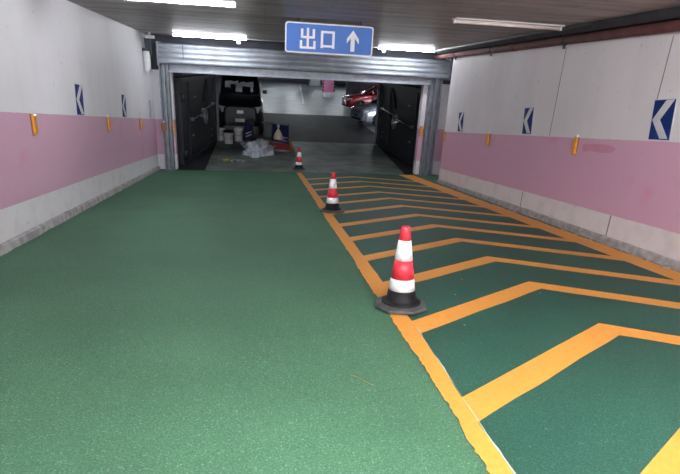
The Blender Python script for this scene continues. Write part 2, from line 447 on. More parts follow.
# columns
def column(x, y, w, label, hb=.5):
    r = thing('column', label, 'column', T(x, y, GF), 'columns in the garage')
    b = B(); box(b, -w/2, w/2, -w/2, w/2, 0, hb); obj('white_base', b, 'whitecol', r)
    b = B(); box(b, -w/2, w/2, -w/2, w/2, hb, 1.75); obj('pink_band', b, 'pinkcol', r)
    b = B(); box(b, -w/2, w/2, -w/2, w/2, 1.75, 3.25); obj('shaft', b, 'whitecol', r)
    for sx in (-1, 1):
        b = B()
        for k in range(4): box(b, sx*w/2-.07, sx*w/2+.07, -w/2-.012, -w/2+.05, .62+k*.3, .78+k*.3)
        obj('corner_guard', b, 'black', r)
column(6.3, 51.3, 1.12, 'pink and white square column with dark corner marks, nearer one in the garage')
column(7.2, 75, 1.5, 'pale square column far back in garage, left of the pink one', 1.1)

# ------------------------------------------------------------------ roller shutter
sh = thing('roller_shutter', 'rolled up galvanised steel roller shutter across the garage entrance', 'shutter', T(0, 0, 0))
b = B()   # ribbed housing cover
prof = []
z0, z1 = 1.18, 1.74
zz = z0; nr = 4
for k in range(nr):
    za = z0+(z1-z0)*k/nr; zb = z0+(z1-z0)*(k+1)/nr
    prof += [(15.30, za+.012), (15.272, za+.035), (15.262, (za+zb)/2), (15.272, zb-.035), (15.30, zb-.012)]
prof = [(15.62, z0), (15.33, z0)]+prof+[(15.33, z1), (15.62, z1)]
L_ = [b.verts.new((-2.98, y, z)) for y, z in prof]; R_ = [b.verts.new((5.62, y, z-.02)) for y, z in prof]
for i in range(len(prof)): j = (i+1) % len(prof); b.faces.new([L_[i], L_[j], R_[j], R_[i]])
b.faces.new(L_); b.faces.new(R_[::-1])
obj('housing', b, 'galv', sh)
b = B(); box(b, -2.30, -2.285, 15.255, 15.30, z0+.15, z1-.02); obj('seam', b, 'dsteel', sh)
for x in (-3.01, 5.6):
    b = B(); box(b, x, x+.05, 15.24, 15.70, z0-.05, z1+.03); obj('end_plate', b, 'galv2', sh, bevel=.004)
b = B()
for k in range(3): box(b, -2.72, 5.1, 15.44+.015*(k % 2), 15.50, 1.00+k*.065, 1.06+k*.065)
obj('curtain', b, 'galv2', sh)
b = B(); box(b, -2.74, 5.1, 15.42, 15.52, .955, 1.0); obj('bottom_rail', b, 'galv', sh, bevel=.006)
b = B(); box(b, -2.8, 5.2, 15.53, 15.60, 1.0, 1.19); obj('back_plate', b, 'dsteel', sh)
for (xa, xb, xc, xd) in ((-3.02, -2.90, -2.90, -2.76), (5.34, 5.50, 5.12, 5.34)):
    b = B(); box(b, min(xa, xc), max(xb, xd), 15.60, 15.70, GF+.02, 1.18)
    box(b, min(xa, xc), min(xa, xc)+.035, 15.44, 15.60, GF+.02, 1.18); box(b, max(xb, xd)-.035, max(xb, xd), 15.44, 15.60, GF+.02, 1.18)
    xm = (min(xa, xc)+max(xb, xd))/2; box(b, xm-.03, xm+.03, 15.46, 15.60, GF+.02, 1.18)
    obj('guide_rail', b, 'galv2', sh, bevel=.004)

# ------------------------------------------------------------------ blast doors
def blast_leaf(x0, y0, x1, y1, side, label):
    d = Vector((x1-x0, y1-y0, 0)); Ln = d.length; ang = math.atan2(d.y, d.x)
    r = thing('blast_door_leaf', label, 'door', T(x0, y0, GF+.05) @ RZ(ang), 'steel blast door leaves')
    f = -side   # visible face lies at local y = f*0 ; thickness goes away from the lane
    t = .28*side
    H = 2.68
    b = B(); box(b, 0, Ln, min(0, t), max(0, t), 0, H); obj('panel', b, 'blast', r, bevel=.02)
    b = B()
    e = -.05*side
    def slab(a0, a1, c0, c1, dep=1.0): box(b, a0, a1, min(0, e*dep), max(0, e*dep), c0, c1)
    slab(0, Ln, 0, .14); slab(0, Ln, H-.14, H); slab(0, .22, .14, H-.14); slab(Ln-.3, Ln, .14, H-.14)
    slab(Ln*.72, Ln*.72+.12, .14, H-.14); slab(.9, 1.0, .14, H-.14)
    obj('frame_rib', b, 'blast2', r)
    b = B(); box(b, Ln+.001, Ln+.05, min(-.13*side, t*.9), max(-.13*side, t*.9), .02, H-.02); obj('edge_strip', b, 'galv3', r)
    zc = 1.42; xc = Ln*.50
    b = B(); y_ = -.20*side
    torus(b, .25, .02, (xc, y_, zc-.12), 'Y')
    for k in range(3):
        a = k*PI/3+.3; tube(b, (xc-.25*math.cos(a), y_, zc-.12-.25*math.sin(a)), (xc+.25*math.cos(a), y_, zc-.12+.25*math.sin(a)), .013, 8)
    tube(b, (xc, 0, zc-.12), (xc, y_-.03*side, zc-.12), .035, 12)
    obj('handwheel', b, 'chrome', r)
    b = B(); tube(b, (xc-.1, -.09*side, zc+.06), (Ln-.45, -.09*side, zc+.20), .025, 10); tube(b, (xc+.1, -.09*side, zc-.02), (1.0, -.09*side, zc-.1), .018, 10)
    for xx, z2 in ((xc+.3, zc+.08), (Ln-.6, zc+.17), (1.2, zc-.09)): box(b, xx-.05, xx+.05, min(0, -.1*side), max(0, -.1*side), z2-.05, z2+.05)
    obj('lock_bar', b, 'chrome', r)
    for z2 in (.35, 2.1):
        b = B(); tube(b, (.06, -.10*side, z2-.12), (.06, -.10*side, z2+.12), .06, 12); box(b, .06, .5, min(-.04*side, -.10*side), max(-.04*side, -.10*side), z2-.07, z2+.07)
        obj('hinge', b, 'blast2', r)
    b = B()
    prism(b, [(Ln*.72, -.012*side, H-.15), (Ln*.72-.12, -.012*side, H-.15), (Ln*.58, -.012*side, zc+.35), (Ln*.58+.1, -.012*side, zc+.35)], (0, 0, 0), (0, -.03*side, 0))
    obj('brace', b, 'blast2', r)
    for xx, z2 in ((1.3, .75), (Ln-.8, .6), (Ln-.8, .35), (1.7, 2.0)):
        b = B(); box(b, xx, xx+.16, min(0, -.03*side), max(0, -.03*side), z2, z2+.04); obj('lug', b, 'galv2', r)
    return r
blast_leaf(-2.60, 16.12, -2.0, 21.0, 1, 'dark steel blast door leaf swung open on left side of entrance')
blast_leaf(5.32, 16.15, 5.02, 21.9, -1, 'dark steel blast door leaf swung open on right side of entrance')

# ------------------------------------------------------------------ lamps
def light_fix(x0, x1, y, lit, label, tm='tube'):
    y = y; z = cz(y); Ln = x1-x0
    r = thing('ceiling_light', label, 'lamp', T((x0+x1)/2, y, z), 'tube lamps under the ceiling')
    b = B(); box(b, -Ln/2, Ln/2, -.10, .10, -.018, 0); obj('housing', b, 'batten', r, bevel=.004)
    b = B(); tube(b, (-Ln/2+.02, 0, -.045), (Ln/2-.02, 0, -.045), .026, 14); obj('tube', b, tm if lit else 'tubeoff', r)
    for s in (-1, 1):
        b = B(); box(b, s*Ln/2-.02 if s > 0 else -Ln/2-.0, s*Ln/2+.0 if s > 0 else -Ln/2+.02, -.03, .03, -.075, -.016); obj('end_cap', b, 'batten', r)
    return r
light_fix(-1.98, -.40, 7.62, True, 'lit tube lamp cut by the top edge, above left lane')
light_fix(-2.38, -.48, 14.25, True, 'lit tube lamp left of blue exit sign, above the shutter')
light_fix(3.12, 4.78, 14.4, True, 'lit tube lamp right of blue exit sign, above the shutter')
light_fix(2.78, 4.52, 7.65, False, 'unlit tube lamp under ceiling beside the dark tray at right')
light_fix(-.9, .9, .75, True, 'lit tube lamp overhead near the camera', 'tubenear')
light_fix(1.4, 3.2, .75, True, 'second lit tube lamp overhead near the camera, above hatching', 'tubenear')
light_fix(-2.2, -.4, -4.5, True, 'lit tube lamp behind the camera')
def garage_light(x, y, e):
    r = thing('ceiling_light', 'unseen lit tube lamp under the garage ceiling', 'lamp', T(x, y, 1.31), 'garage tube lamps')
    b = B(); box(b, -.75, .75, -.04, .04, -.05, 0); obj('housing', b, 'batten', r)
    b = B(); tube(b, (-.7, 0, -.08), (.7, 0, -.08), .026, 10); obj('tube', b, 'tubegar', r)
for (x, y) in ((8.6, 27.0), (8.3, 34.8), (2.8, 42.5), (-2.5, 44), (6.5, 47), (-3, 60), (6.8, 66), (1, 70),  (3.5, 50), (-.5, 54), (3, 62), (9.5, 56), (3.5, 74), (-3, 68), (10, 68), (.5, 47)):  # first entry is an added, unseen lamp that brightens the silver car
    garage_light(x, y, 1)

# ------------------------------------------------------------------ exit sign
SY = 9.0
es = thing('exit_sign', 'blue hanging sign with white exit characters and upward arrow', 'sign', T(0, SY, 0))
# corners measured in the plane of the sign
X0, X1, Z0, Z1 = .335, 1.855, 1.607, 2.094
def rrect(x0, x1, z0, z1, r, y):
    p = []
    for cx, cz_, a0 in ((x1-r, z1-r, 0), (x0+r, z1-r, 90), (x0+r, z0+r, 180), (x1-r, z0+r, 270)):
        for k in range(5):
            a = math.radians(a0+k*22.5); p.append((cx+r*math.cos(a), y, cz_+r*math.sin(a)))
    return p
b = B(); prism(b, rrect(X0, X1, Z0, Z1, .05, 0), (0, 0, 0), (0, .05, 0)); obj('border', b, 'signw', es)
b = B(); prism(b, rrect(X0+.022, X1-.022, Z0+.022, Z1-.022, .035, -.004), (0, 0, 0), (0, .01, 0)); obj('face', b, 'blue', es)
W = X1-X0; H = Z1-Z0
def sx(u): return X0+W*u
def sz(v): return Z0+H*v
def strokes(name, rects):
    b = B()
    for k, (u0, u1, v0, v1) in enumerate(rects): box(b, sx(u0), sx(u1), -.009-.0007*k, -.002, sz(v0), sz(v1))
    return obj(name, b, 'signw', es)
t = .022; tv = .075
strokes('character', [(.240, .266, .16, .83),                        # centre upright
                      (.174, .201, .52, .80), (.305, .332, .52, .80), (.176, .330, .49, .49+tv),
                      (.164, .191, .15, .42), (.315, .342, .15, .42), (.166, .340, .15, .15+tv)])
strokes('character', [(.399, .427, .20, .75), (.529, .557, .20, .75), (.400, .556, .69, .69+tv), (.400, .556, .23, .23+tv)])
b = B()
ax = sx(.765)
prism(b, [(ax-.035, -.009, sz(.14)), (ax+.035, -.009, sz(.14)), (ax+.035, -.009, sz(.66)), (ax-.035, -.009, sz(.66))], (0, 0, 0), (0, .007, 0))
for s in (-1, 1):
    prism(b, [(ax, -.0105-.0004*s, sz(.84)), (ax+s*.105, -.0105-.0004*s, sz(.56)), (ax+s*.105, -.0105-.0004*s, sz(.40)), (ax, -.0105-.0004*s, sz(.68))], (0, 0, 0), (0, .007, 0))
obj('arrow', b, 'signw', es)
for u in (.15, .85):
    b = B(); tube(b, (sx(u), .025, Z1), (sx(u), .025, cz(SY)+.002), .008, 8); obj('hanger', b, 'dsteel', es)

# ------------------------------------------------------------------ wall chevron signs
def chev(mtx, label, w=.34, h=.49, face='navy', ch='signg'):
    r = thing('chevron_sign', label, 'sign', mtx, 'chevron signs on the walls')
    b = B(); box(b, -w/2, w/2, -.010, -.002, -h/2, h/2); obj('border', b, 'signg', r)
    b = B(); box(b, -w/2+.008, w/2-.008, -.013, -.009, -h/2+.008, h/2-.008); obj('face', b, face, r)
    b = B(); y = -.018
    t = .125
    xt, xr_ = -w/2+.022, w/2-.02
    pts = [(xr_-t, h/2-.012), (xr_, h/2-.012), (xt+t, 0), (xr_-.01, -h/2+.02), (xr_-t-.01, -h/2+.02), (xt, 0)]
    up = [pts[0], pts[1], pts[2], pts[5]]; lo = [pts[5], pts[2], pts[3], pts[4]]
    for q in (up, lo): prism(b, [(x, y, z) for x, z in q], (0, 0, 0), (0, .006, 0))
    obj('chevron', b, ch, r)
    return r
chev(onleft(8.80, 1.78), 'blue chevron sign on left wall, nearest of three there', .38)
chev(onleft(11.86, 1.785), 'blue chevron sign on left wall, middle one', .38)
chev(onleft(15.0, 1.80), 'grey blue chevron sign at far end of left wall', .30, face='navygrey')
chev(onright(5.47, 1.72), 'large looking blue chevron sign nearest on right wall', .35)
chev(onright(8.78, 1.73), 'blue chevron sign on right wall, middle of three', .35)
chev(onright(12.28, 1.73), 'small looking blue chevron sign farthest on right wall', .35)
# ------------------------------------------------------------------ orange reflectors
def refl(mtx, label, w=.11, h=.26, m='orange'):
    r = thing('wall_reflector', label, 'reflector', mtx, 'orange reflectors')
    b = B(); box(b, -w/2-.008, w/2+.008, -.014, -.002, -h/2-.012, h/2+.012); obj('backing', b, 'brownref', r)
    b = B(); box(b, -w/2, w/2, -.042, -.013, -h/2, h/2); obj('lens', b, m, r, bevel=.012)
    b = B(); box(b, -.02, .02, -.03, -.002, h/2+.005, h/2+.05); obj('clip', b, 'whitepl', r)
lab = ['nearest', 'middle', 'farthest']
for i, y in enumerate((6.84, 10.38, 13.46)): refl(onleft(y, 1.39) @ Matrix.Rotation(-.12, 4, 'Y'), 'orange reflector on left wall, %s of three' % lab[i], .10, .25)
for i, y in enumerate((7.12, 10.42, 13.40)): refl(onright(y, 1.335) @ Matrix.Rotation(.12, 4, 'Y'), 'orange reflector on right wall, %s of three' % lab[i], .10, .25)
def flat(x, y, z): return T(x, y, z)
refl(flat(-2.97, 15.436, -.60), 'dirty brown reflector on left shutter rail', .14, .24, 'brownref')
refl(flat(-2.775, 15.755, -.60), 'orange reflector on inner edge of left door pier', .09, .34)
refl(flat(5.055, 15.755, -.50), 'orange reflector on inner edge of right door pier', .08, .30)

# ------------------------------------------------------------------ traffic cones
def cone(mtx, label):
    r = thing('traffic_cone', label, 'traffic cone', mtx, 'traffic cones along the yellow line')
    H = .70; r0, r1 = .128, .036
    def rad(z): return r0+(r1-r0)*(z-.045)/(H-.045)
    b = B(); a = .215; c = .118
    oct_ = [(a, -a+c), (a, a-c), (a-c, a), (-a+c, a), (-a, a-c), (-a, -a+c), (-a+c, -a), (a-c, -a)]
    rings = []
    for s, z in ((.97, .009), (1, .014), (1, .024), (.95, .034), (.70, .044), (.66, .050)):
        rings.append([b.verts.new((x*s, y*s, z)) for x, y in oct_])
    b.faces.new(rings[0][::-1]); b.faces.new(rings[-1])
    for j in range(5):
        for i in range(8): b.faces.new([rings[j][i], rings[j][(i+1) % 8], rings[j+1][(i+1) % 8], rings[j+1][i]])
    base = obj('base', b, 'greyrub', r)
    def seg(name, z0, z1, m, e=0):
        b = B(); lathe(b, [(rad(z0)+e-.012, z0), (rad(z0)+e, z0), (rad(z1)+e, z1), (rad(z1)+e-.012, z1)], 36); return obj(name, b, m, r)
    b = B(); lathe(b, [(.165, .046), (.165, .056), (.145, .062), (.134, .07), (rad(.08)+.002, .08), (rad(.16)+.002, .16), (rad(.16)-.01, .16)], 36); obj('collar', b, 'black', r)
    seg('reflective_band', .16, .258, 'whitec', .001)
    seg('red_section', .258, .418, 'redp')
    seg('reflective_band', .418, .585, 'whitec', .001)
    b = B(); lathe(b, [(rad(.585)-.01, .585), (rad(.585), .585), (rad(.69), .69), (rad(.70)-.005, .70), (.020, .70), (.018, .60)], 36); obj('red_top', b, 'redp', r)
    b = B(); lathe(b, [(0.0001, .688), (.0215, .688), (.0215, .699), (.019, .7005)], 24); obj('tip_hole', b, 'black', r)
    for k in range(4):
        b = B(); q = k*PI/2; lathe(b, [(.0001, .0), (.02, .0), (.02, .012)], 10, .15*math.cos(q), .15*math.sin(q)); obj('foot', b, 'black', r)
    return r
c0 = cone(onramp(1.150, 3.625, -.27, .007), 'red and white traffic cone nearest the camera, on orange line')
copy_tree(c0, onramp(1.185, 8.30, -.1, .007), 'red and white traffic cone on orange line, middle of the row')
copy_tree(c0, T(1.11, 16.05, GF+.024) @ RZ(.1), 'red and white traffic cone on grey slab edge, farthest and smallest looking')

# ------------------------------------------------------------------ pipes at the upper right
def pipe_z(y): return cz(y)
b = B()
P0, P1 = -6.5, 14.6
def tray(y): return xr(y)-.005
prev = None
for y in (P0, 14.6):
    x = tray(y); z = cz(y)-.004
    cur = [b.verts.new(p) for p in ((x, y, z), (x-.24, y, z), (x-.24, y, z-.04), (x-.17, y, z-.105), (x, y, z-.105))]
    if prev:
        for j in range(5): b.faces.new([prev[j], prev[(j+1) % 5], cur[(j+1) % 5], cur[j]])
        b.faces.new(cur)
    else: b.faces.new(cur[::-1])
    prev = cur
tag(obj('cable_tray', b, 'darkpipe'), 'long dark cable tray in corner above right wall', 'cable tray')
pp = thing('red_pipe', 'dull red brown pipe running along top of right wall', 'pipe', T(0, 0, 0))
b = B(); q = lambda y: (xr(y)-.075, y, cz(y)-.180)
tube(b, q(P0), q(14.9), .066, 16); obj('pipe', b, 'redpipe', pp)
for y in (2.0, 4.9, 7.9, 10.8, 13.1):
    b = B(); torus(b, .070, .010, q(y), 'Y', 20, 6); box(b, xr(y)-.09, xr(y)-.06, y-.02, y+.02, cz(y)-.31, cz(y)-.245); obj('pipe_hanger', b, 'dsteel', pp)
for y in (1.1, 9.7):
    b = B(); d = Vector((.03, 1, -.035)).normalized(); c = Vector(q(y)); tube(b, c-d*.07, c+d*.07, .074, 16); obj('coupling', b, 'redpipe', pp)

# small fittings
b = B(); path(b, [(-3.15, 14.62, cz(14.62)-.02), (6.0, 14.62, cz(14.62)-.02)], .014); tag(obj('conduit', b, 'galv2'), 'thin grey conduit along ceiling edge above the shutter', 'conduit')
def sprinkler(x, y, label):
    r = thing('sprinkler', label, 'sprinkler', T(x, y, cz(y)), 'ceiling sprinklers')
    b = B(); tube(b, (0, 0, -.06), (0, 0, .0), .02, 10); obj('stem', b, 'galv2', r)
    b = B(); lathe(b, [(.001, -.155), (.04, -.15), (.062, -.12), (.062, -.08), (.03, -.06), (.001, -.058)], 18); obj('head', b, 'whitepl', r)
sprinkler(-.72, 14.75, 'small round white detector below the left far lamp')
sprinkler(3.37, 14.75, 'small round white detector below the right far lamp')
def cyl_fit():
    r = thing('wall_siren', 'white upright cylinder fixed at far top of left wall', 'siren', T(xl(14.55)+.10, 14.55, .98))
    b = B(); lathe(b, [(.0001, 0), (.05, 0), (.075, .02), (.08, .10), (.08, .48), (.07, .52), (.0001, .52)], 20); obj('body', b, 'whitepl', r)
    b = B(); box(b, -.095, .0, -.03, .03, .50, .60); box(b, -.06, .10, .10, .22, .42, .86); obj('bracket', b, 'dsteel', r)
    b = B(); tube(b, (0, 0, -.08), (0, 0, 0), .02, 8); obj('nozzle', b, 'whitepl', r)
cyl_fit()
r = thing('security_camera', 'small white camera under ceiling at left end of shutter', 'camera', T(-3.02, 14.55, cz(14.55)))
b = B(); tube(b, (0, 0, -.07), (0, 0, 0), .03, 12); obj('mount', b, 'whitepl', r)
b = B(); box(b, -.12, .12, -.05, .05, -.15, -.07); obj('body', b, 'whitepl', r, bevel=.015)
b = B(); tube(b, (-.119, 0, -.11), (-.13, 0, -.11), .03, 12); obj('lens', b, 'black', r)

# ------------------------------------------------------------------ cars
def loft(bm, secs, close_ends=True):
    rings = [[bm.verts.new(p) for p in s] for s in secs]
    n = len(rings[0])
    for i in range(len(rings)-1):
        for j in range(n-1):
            f = bm.faces.new([rings[i][j], rings[i][j+1], rings[i+1][j+1], rings[i+1][j]]); f.smooth = True
        f = bm.faces.new([rings[i][n-1], rings[i][0], rings[i+1][0], rings[i+1][n-1]]); f.smooth = True
    if close_ends: bm.faces.new(rings[0][::-1]); bm.faces.new(rings[-1])
def car(mtx, kind, paint, label, plate=True):
    """nose towards local -Y; length along Y, origin on the ground under the middle"""
    suv = kind == 'van'
    r = thing('car', label, 'car', mtx, 'parked cars')
    Lh = 2.38 if suv else 2.32; w = 1.05 if suv else .90
    belt = 1.78 if suv else .92; hood = 1.70 if suv else .82; top = 2.80 if suv else 1.46
    if kind == 'crossover': belt, hood, top, w, zb = 1.14, 1.06, 1.74, .95, .25
    zb = zb if kind == 'crossover' else (.45 if suv else .20)
    # body stations: y, half width, deck height
    st = [(-Lh, w*.62, hood*.74), (-Lh+.06, w*.80, hood*.80), (-Lh+.22, w*.93, hood*.87), (-Lh+.55, w*.985, hood*.94), (-1.05, w, hood),
          (-.85, w, belt), (.4, w, belt+.02), (1.4, w, belt+.04), (Lh-.35, w*.985, belt+.05), (Lh-.08, w*.93, belt-.02), (Lh, w*.84, belt-.15)]
    secs = []
    for y, hw, dz in st:
        h = []
        for a, z in ((.86, zb), (.97, zb+.10), (1.0, zb+.32), (.99, zb+(dz-zb)*.72), (.93, dz-.05), (.84, dz), (.45, dz+.025)):
            h.append((hw*a, z))
        secs.append([(x, y, z) for x, z in h]+[(-x, y, z) for x, z in h[::-1]])
    b = B(); loft(b, secs); obj('body', b, paint, r)
    # greenhouse
    ys = [-1.02, -.40, -.10, 1.2, 1.75, 2.1] if suv else [-.98, -.15, .20, 1.0, 1.35, 1.95]
    zt = [belt-.02, top-.10, top-.02, top-.02, top-.10, belt+.02]
    g = []
    for y, z in zip(ys, zt):
        k = (z-belt)/(top-belt); hw = w*(.90-.14*max(k, 0))
        g.append([(w*.90, y, belt-.06), (hw, y, z-.03), (hw*.86, y, z), (-hw*.86, y, z), (-hw, y, z-.03), (-w*.90, y, belt-.06)])
    b = B(); loft(b, g); obj('windows', b, 'glass', r)
    b = B(); hw = w*.765
    secs = []
    for y, z in ((ys[1]-.04, top-.115), (ys[1]+.1, top-.06), (ys[2], top-.005), ((ys[2]+ys[3])/2, top+.015), (ys[3], top-.005), (ys[4]+.05, top-.11)):
        secs.append([(hw, y, z-.03), (hw*.93, y, z+.01), (-hw*.93, y, z+.01), (-hw, y, z-.03)])
    loft(b, secs); obj('roof', b, paint, r)
    for s in (-1, 1):
        b = B(); e = .022
        path(b, [(s*w*.87, ys[0]+.02, belt-.02), (s*w*.775, ys[1], top-.10)], e, 8); obj('side_trim', b, paint, r); b = B(); path(b, [(s*w*.775, ys[4], top-.10), (s*w*.87, ys[5], belt)], e*1.5, 8)
        obj('side_trim', b, paint, r); b = B(); ym = .35 if suv else .42; path(b, [(s*w*.905, ym, belt), (s*w*.775, ym+.05, top-.05)], e*1.1, 8)
        obj('side_trim', b, paint, r)
        m_ = B(); box(m_, s*w if s > 0 else -w-.20, w+.20 if s > 0 else -w, -.72, -.60, belt+.02, belt+.19); obj('mirror', m_, paint, r, bevel=.04)
        b = B(); y0 = -Lh+.05
        prism(b, [(s*w*.45, y0-.035, hood*.62), (s*w*.78, y0-.012, hood*.62), (s*w*.80, y0-.005, hood*.78), (s*w*.50, y0-.03, hood*.76)], (0, 0, 0), (0, .14, 0))
        prism(b, [(s*w*.78, y0+.0, hood*.62), (s*(w*.955), y0+.20, hood*.66), (s*(w*.955), y0+.24, hood*.80), (s*w*.80, y0+.0, hood*.78)], (0, 0, 0), (-s*.08, .12, 0))
        obj('headlight', b, 'lamp', r)
        b = B(); box(b, s*w*.55 if s > 0 else -w*.82, w*.82 if s > 0 else -w*.55, Lh-.10, Lh+.012, belt-.30, belt-.16); obj('tail_light', b, 'redcar', r)
        for yy in (-Lh+.88, Lh-.86):
            R = .42 if suv else .35
            b = B(); x0 = s*(w-.20); x1 = s*(w+.015)
            lathe(b, [(R*.62, x0), (R*.96, x0), (R, x0+s*.03), (R, x1-s*.04), (R*.95, x1), (R*.66, x1), (R*.62, x1-s*.02)], 32, yy, R, 'X')
            wh = obj('wheel', b, 'black', r)
            b = B(); lathe(b, [(R*.66, x1-s*.005), (R*.60, x1-s*.06), (R*.58, x1-s*.07)], 32, yy, R, 'X')
            for k in range(5):
                a = k*2*PI/5+.3; tube(b, (x1-s*.03, yy, R), (x1-s*.03, yy+R*.62*math.cos(a), R+R*.62*math.sin(a)), .035, 8)
            tube(b, (x1-s*.06, yy, R), (x1-s*.005, yy, R), .05, 14)
            obj('rim', b, 'rim', wh)
            b = B()
            arc = [(yy+R*1.13*math.cos(a), R+R*1.13*math.sin(a)) for a in [k*PI/14 for k in range(15)]]
            for k in range(14):
                (ya, za), (yb_, zb_) = arc[k], arc[k+1]
                prism(b, [(s*(w-.06), ya, za), (s*(w-.06), yb_, zb_), (s*(w-.06), yy, R), (s*(w-.06), yy, R)][:3], (0, 0, 0), (s*.065, 0, 0))
            obj('wheel_arch', b, 'black', r)
    b = B(); y0 = -Lh-.012
    gw = .14 if suv else w*.40
    for k in range(4): box(b, -gw, gw, y0, y0+.05, hood*.60+k*.035, hood*.60+k*.035+.018)
    obj('grille', b, 'chrome' if suv else 'dsteel', r)
    b = B(); box(b, -w*.5, w*.5, y0-.002, y0+.08, zb+.04, zb+.16); obj('air_intake', b, 'black', r)
    if plate:
        b = B(); box(b, -.22, .22, y0-.022, y0, zb+.20, zb+.34); obj('number_plate', b, 'bluecard' if not suv else 'galv2', r)
    return r
suv = car(T(-1.18, 25.45, GF+.002) @ RZ(.03), 'van', 'blackcar', 'black tall van facing out, parked behind the buckets at left')
car(T(7.68, 29.9, GF+.003) @ RZ(-1.22) @ Matrix.Scale(1.10, 4), 'crossover', 'silver', 'silver car partly hidden behind right blast door')
car(T(8.55, 38.6, GF+.003) @ RZ(-1.45) @ Matrix.Scale(1.12, 4), 'crossover', 'redcar', 'dark red car parked beyond the silver car')
# papers behind the windscreen (rest on it): own thing
def crumple(name, sx_, sy_, sz_, mtx, m, label, cat, seed, sub=4, rough=.75, group=None):
    b = B(); bmesh.ops.create_icosphere(b, subdivisions=sub, radius=1)
    for v in b.verts:
        p = v.co.copy()
        d = 1+rough*(noise.noise(p*1.7+Vector((seed, 0, 0))))+rough*.55*abs(noise.noise(p*4.1+Vector((0, seed, 0))))-rough*.35*abs(noise.noise(p*8.0+Vector((0, 0, seed))))
        q = Vector((p.x*sx_*d, p.y*sy_*d, (p.z*.5+.5)*sz_*d)); 
        if p.z < -.3: q.z = 0
        q.z = max(q.z, 0)
        v.co = q
    o = obj(name, b, m); o.matrix_world = mtx
    return tag(o, label, cat, group)
crumple('crumpled_sheet', .53, .58, .38, T(-.28, 18.65, GF+.023), 'paper', 'pile of crumpled white sheeting on grey slab in entrance', 'sheeting', 3.3)
r = thing('sunshade', 'white crumpled sunshade lying across black van windscreen', 'sunshade', T(-1.2, 24.40, GF+1.90))
for (x0, x1, z0_, z1_) in ((-.66, -.40, .14, .42), (-.60, -.05, .30, .44), (-.16, .14, -.02, .38), (.05, .66, .22, .42), (.52, .64, .0, .3)):
    b = B(); n = 5
    g = [[b.verts.new((x0+(x1-x0)*i/n, .0+(z0_+(z1_-z0_)*j/n)*.78+.025*noise.noise(Vector((x0*3+i, j, 1))), z0_+(z1_-z0_)*j/n+.05*noise.noise(Vector((i*.7+x0, j*.9, 5))))) for j in range(n+1)] for i in range(n+1)]
    for i in range(n):
        for j in range(n): b.faces.new([g[i][j], g[i+1][j], g[i+1][j+1], g[i][j+1]])
    obj('fold', b, 'sheet', r, solid=.01)

# ------------------------------------------------------------------ buckets
def bucket(x, y, h, rad, label, dark=True):
    r = thing('paint_bucket', label, 'bucket', T(x, y, GF+.023), 'paint buckets behind the slab')
    b = B(); lathe(b, [(.0001, .0), (rad*.84, 0), (rad*.86, .01), (rad*.98, h*.86), (rad*1.04, h*.87), (rad*1.04, h*.90), (rad, h*.91), (rad*1.02, h), (rad*.97, h), (rad*.84, .03), (.0001, .03)], 28); obj('body', b, 'whitepl', r)
    if dark:
        b = B(); lathe(b, [(.0001, h*.93), (rad*.93, h*.93), (rad*.95, h+.02), (rad*1.08, h+.03), (rad*1.08, h-.05), (rad*1.05, h-.05)], 28); obj('lid', b, 'black', r)
    b = B(); pts = [(rad*1.04*math.cos(a), -rad*.5*math.sin(a)-rad*.5, h*.85-rad*1.1*math.sin(a)) for a in [k*PI/12 for k in range(13)]]
    path(b, [(p[0], -math.sqrt(max(0, (rad*1.05)**2-p[0]**2))-.01, p[2]) for p in pts], .006, 6); obj('handle', b, 'dsteel', r)
bucket(-1.49, 20.9, .50, .20, 'white paint bucket with black lid, frontmost of three')
bucket(-1.13, 21.55, .55, .19, 'white paint bucket behind and right of lidded bucket', False)
bucket(-1.86, 21.65, .50, .17, 'white paint bucket half hidden at left of lidded bucket', False)

# ------------------------------------------------------------------ board rack
z = GF+.023
rk = thing('board_stand', 'dark metal stand holding blue printed boards above red base', 'stand', T(0, 0, z))
b = B()
for (x, y) in ((-.80, 20.9), (-.50, 21.3), (.28, 20.45), (.92, 19.9)): tube(b, (x, y, 0), (x, y, 1.0), .025, 10)
path(b, [(-.80, 20.9, .98), (-.50, 21.3, .98)], .022); path(b, [(-.50, 21.3, .90), (.28, 20.6, .90), (.92, 20.0, .90)], .022); path(b, [(-.5, 21.3, .3), (.28, 20.6, .3)], .018)
obj('frame', b, 'dsteel', rk)
def board(name, p0, p1, z0_, z1_, m, th=.03):
    b = B(); d = Vector((p1[0]-p0[0], p1[1]-p0[1], 0)); nrm = Vector((-d.y, d.x, 0)).normalized()*th
    prism(b, [(p0[0], p0[1], z0_), (p1[0], p1[1], z0_), (p1[0], p1[1], z1_), (p0[0], p0[1], z1_)], (0, 0, 0), nrm)
    return obj(name, b, m, rk)
board('blue_board', (.30, 20.40), (.92, 19.84), .22, .92, 'bluecard')
board('blue_board', (-.82, 20.82), (-.52, 21.2), .15, .80, 'bluecard')
board('red_base', (.0, 19.85), (.93, 19.45), .03, .27, 'redcard', .06)
for k, (a, c) in enumerate(((.50, .88), (.42, .80), (.55, .9))):
    zz = .30+.07*k
    f = lambda x: 20.385-(x-.30)*.903-.006
    b = B(); prism(b, [(a, f(a), zz), (c, f(c), zz), (c, f(c), zz+.03), (a, f(a), zz+.03)], (0, 0, 0), (-.004, -.004, 0)); obj('print_line', b, 'signg', rk)
for k in range(2):
    zz = .28+.12*k
    b = B(); prism(b, [(-.79, 20.84, zz), (-.55, 21.14, zz+.06), (-.55, 21.14, zz+.11), (-.79, 20.84, zz+.05)], (0, -.02, 0), (.006, -.026, 0)); obj('print_line', b, 'signg', rk)
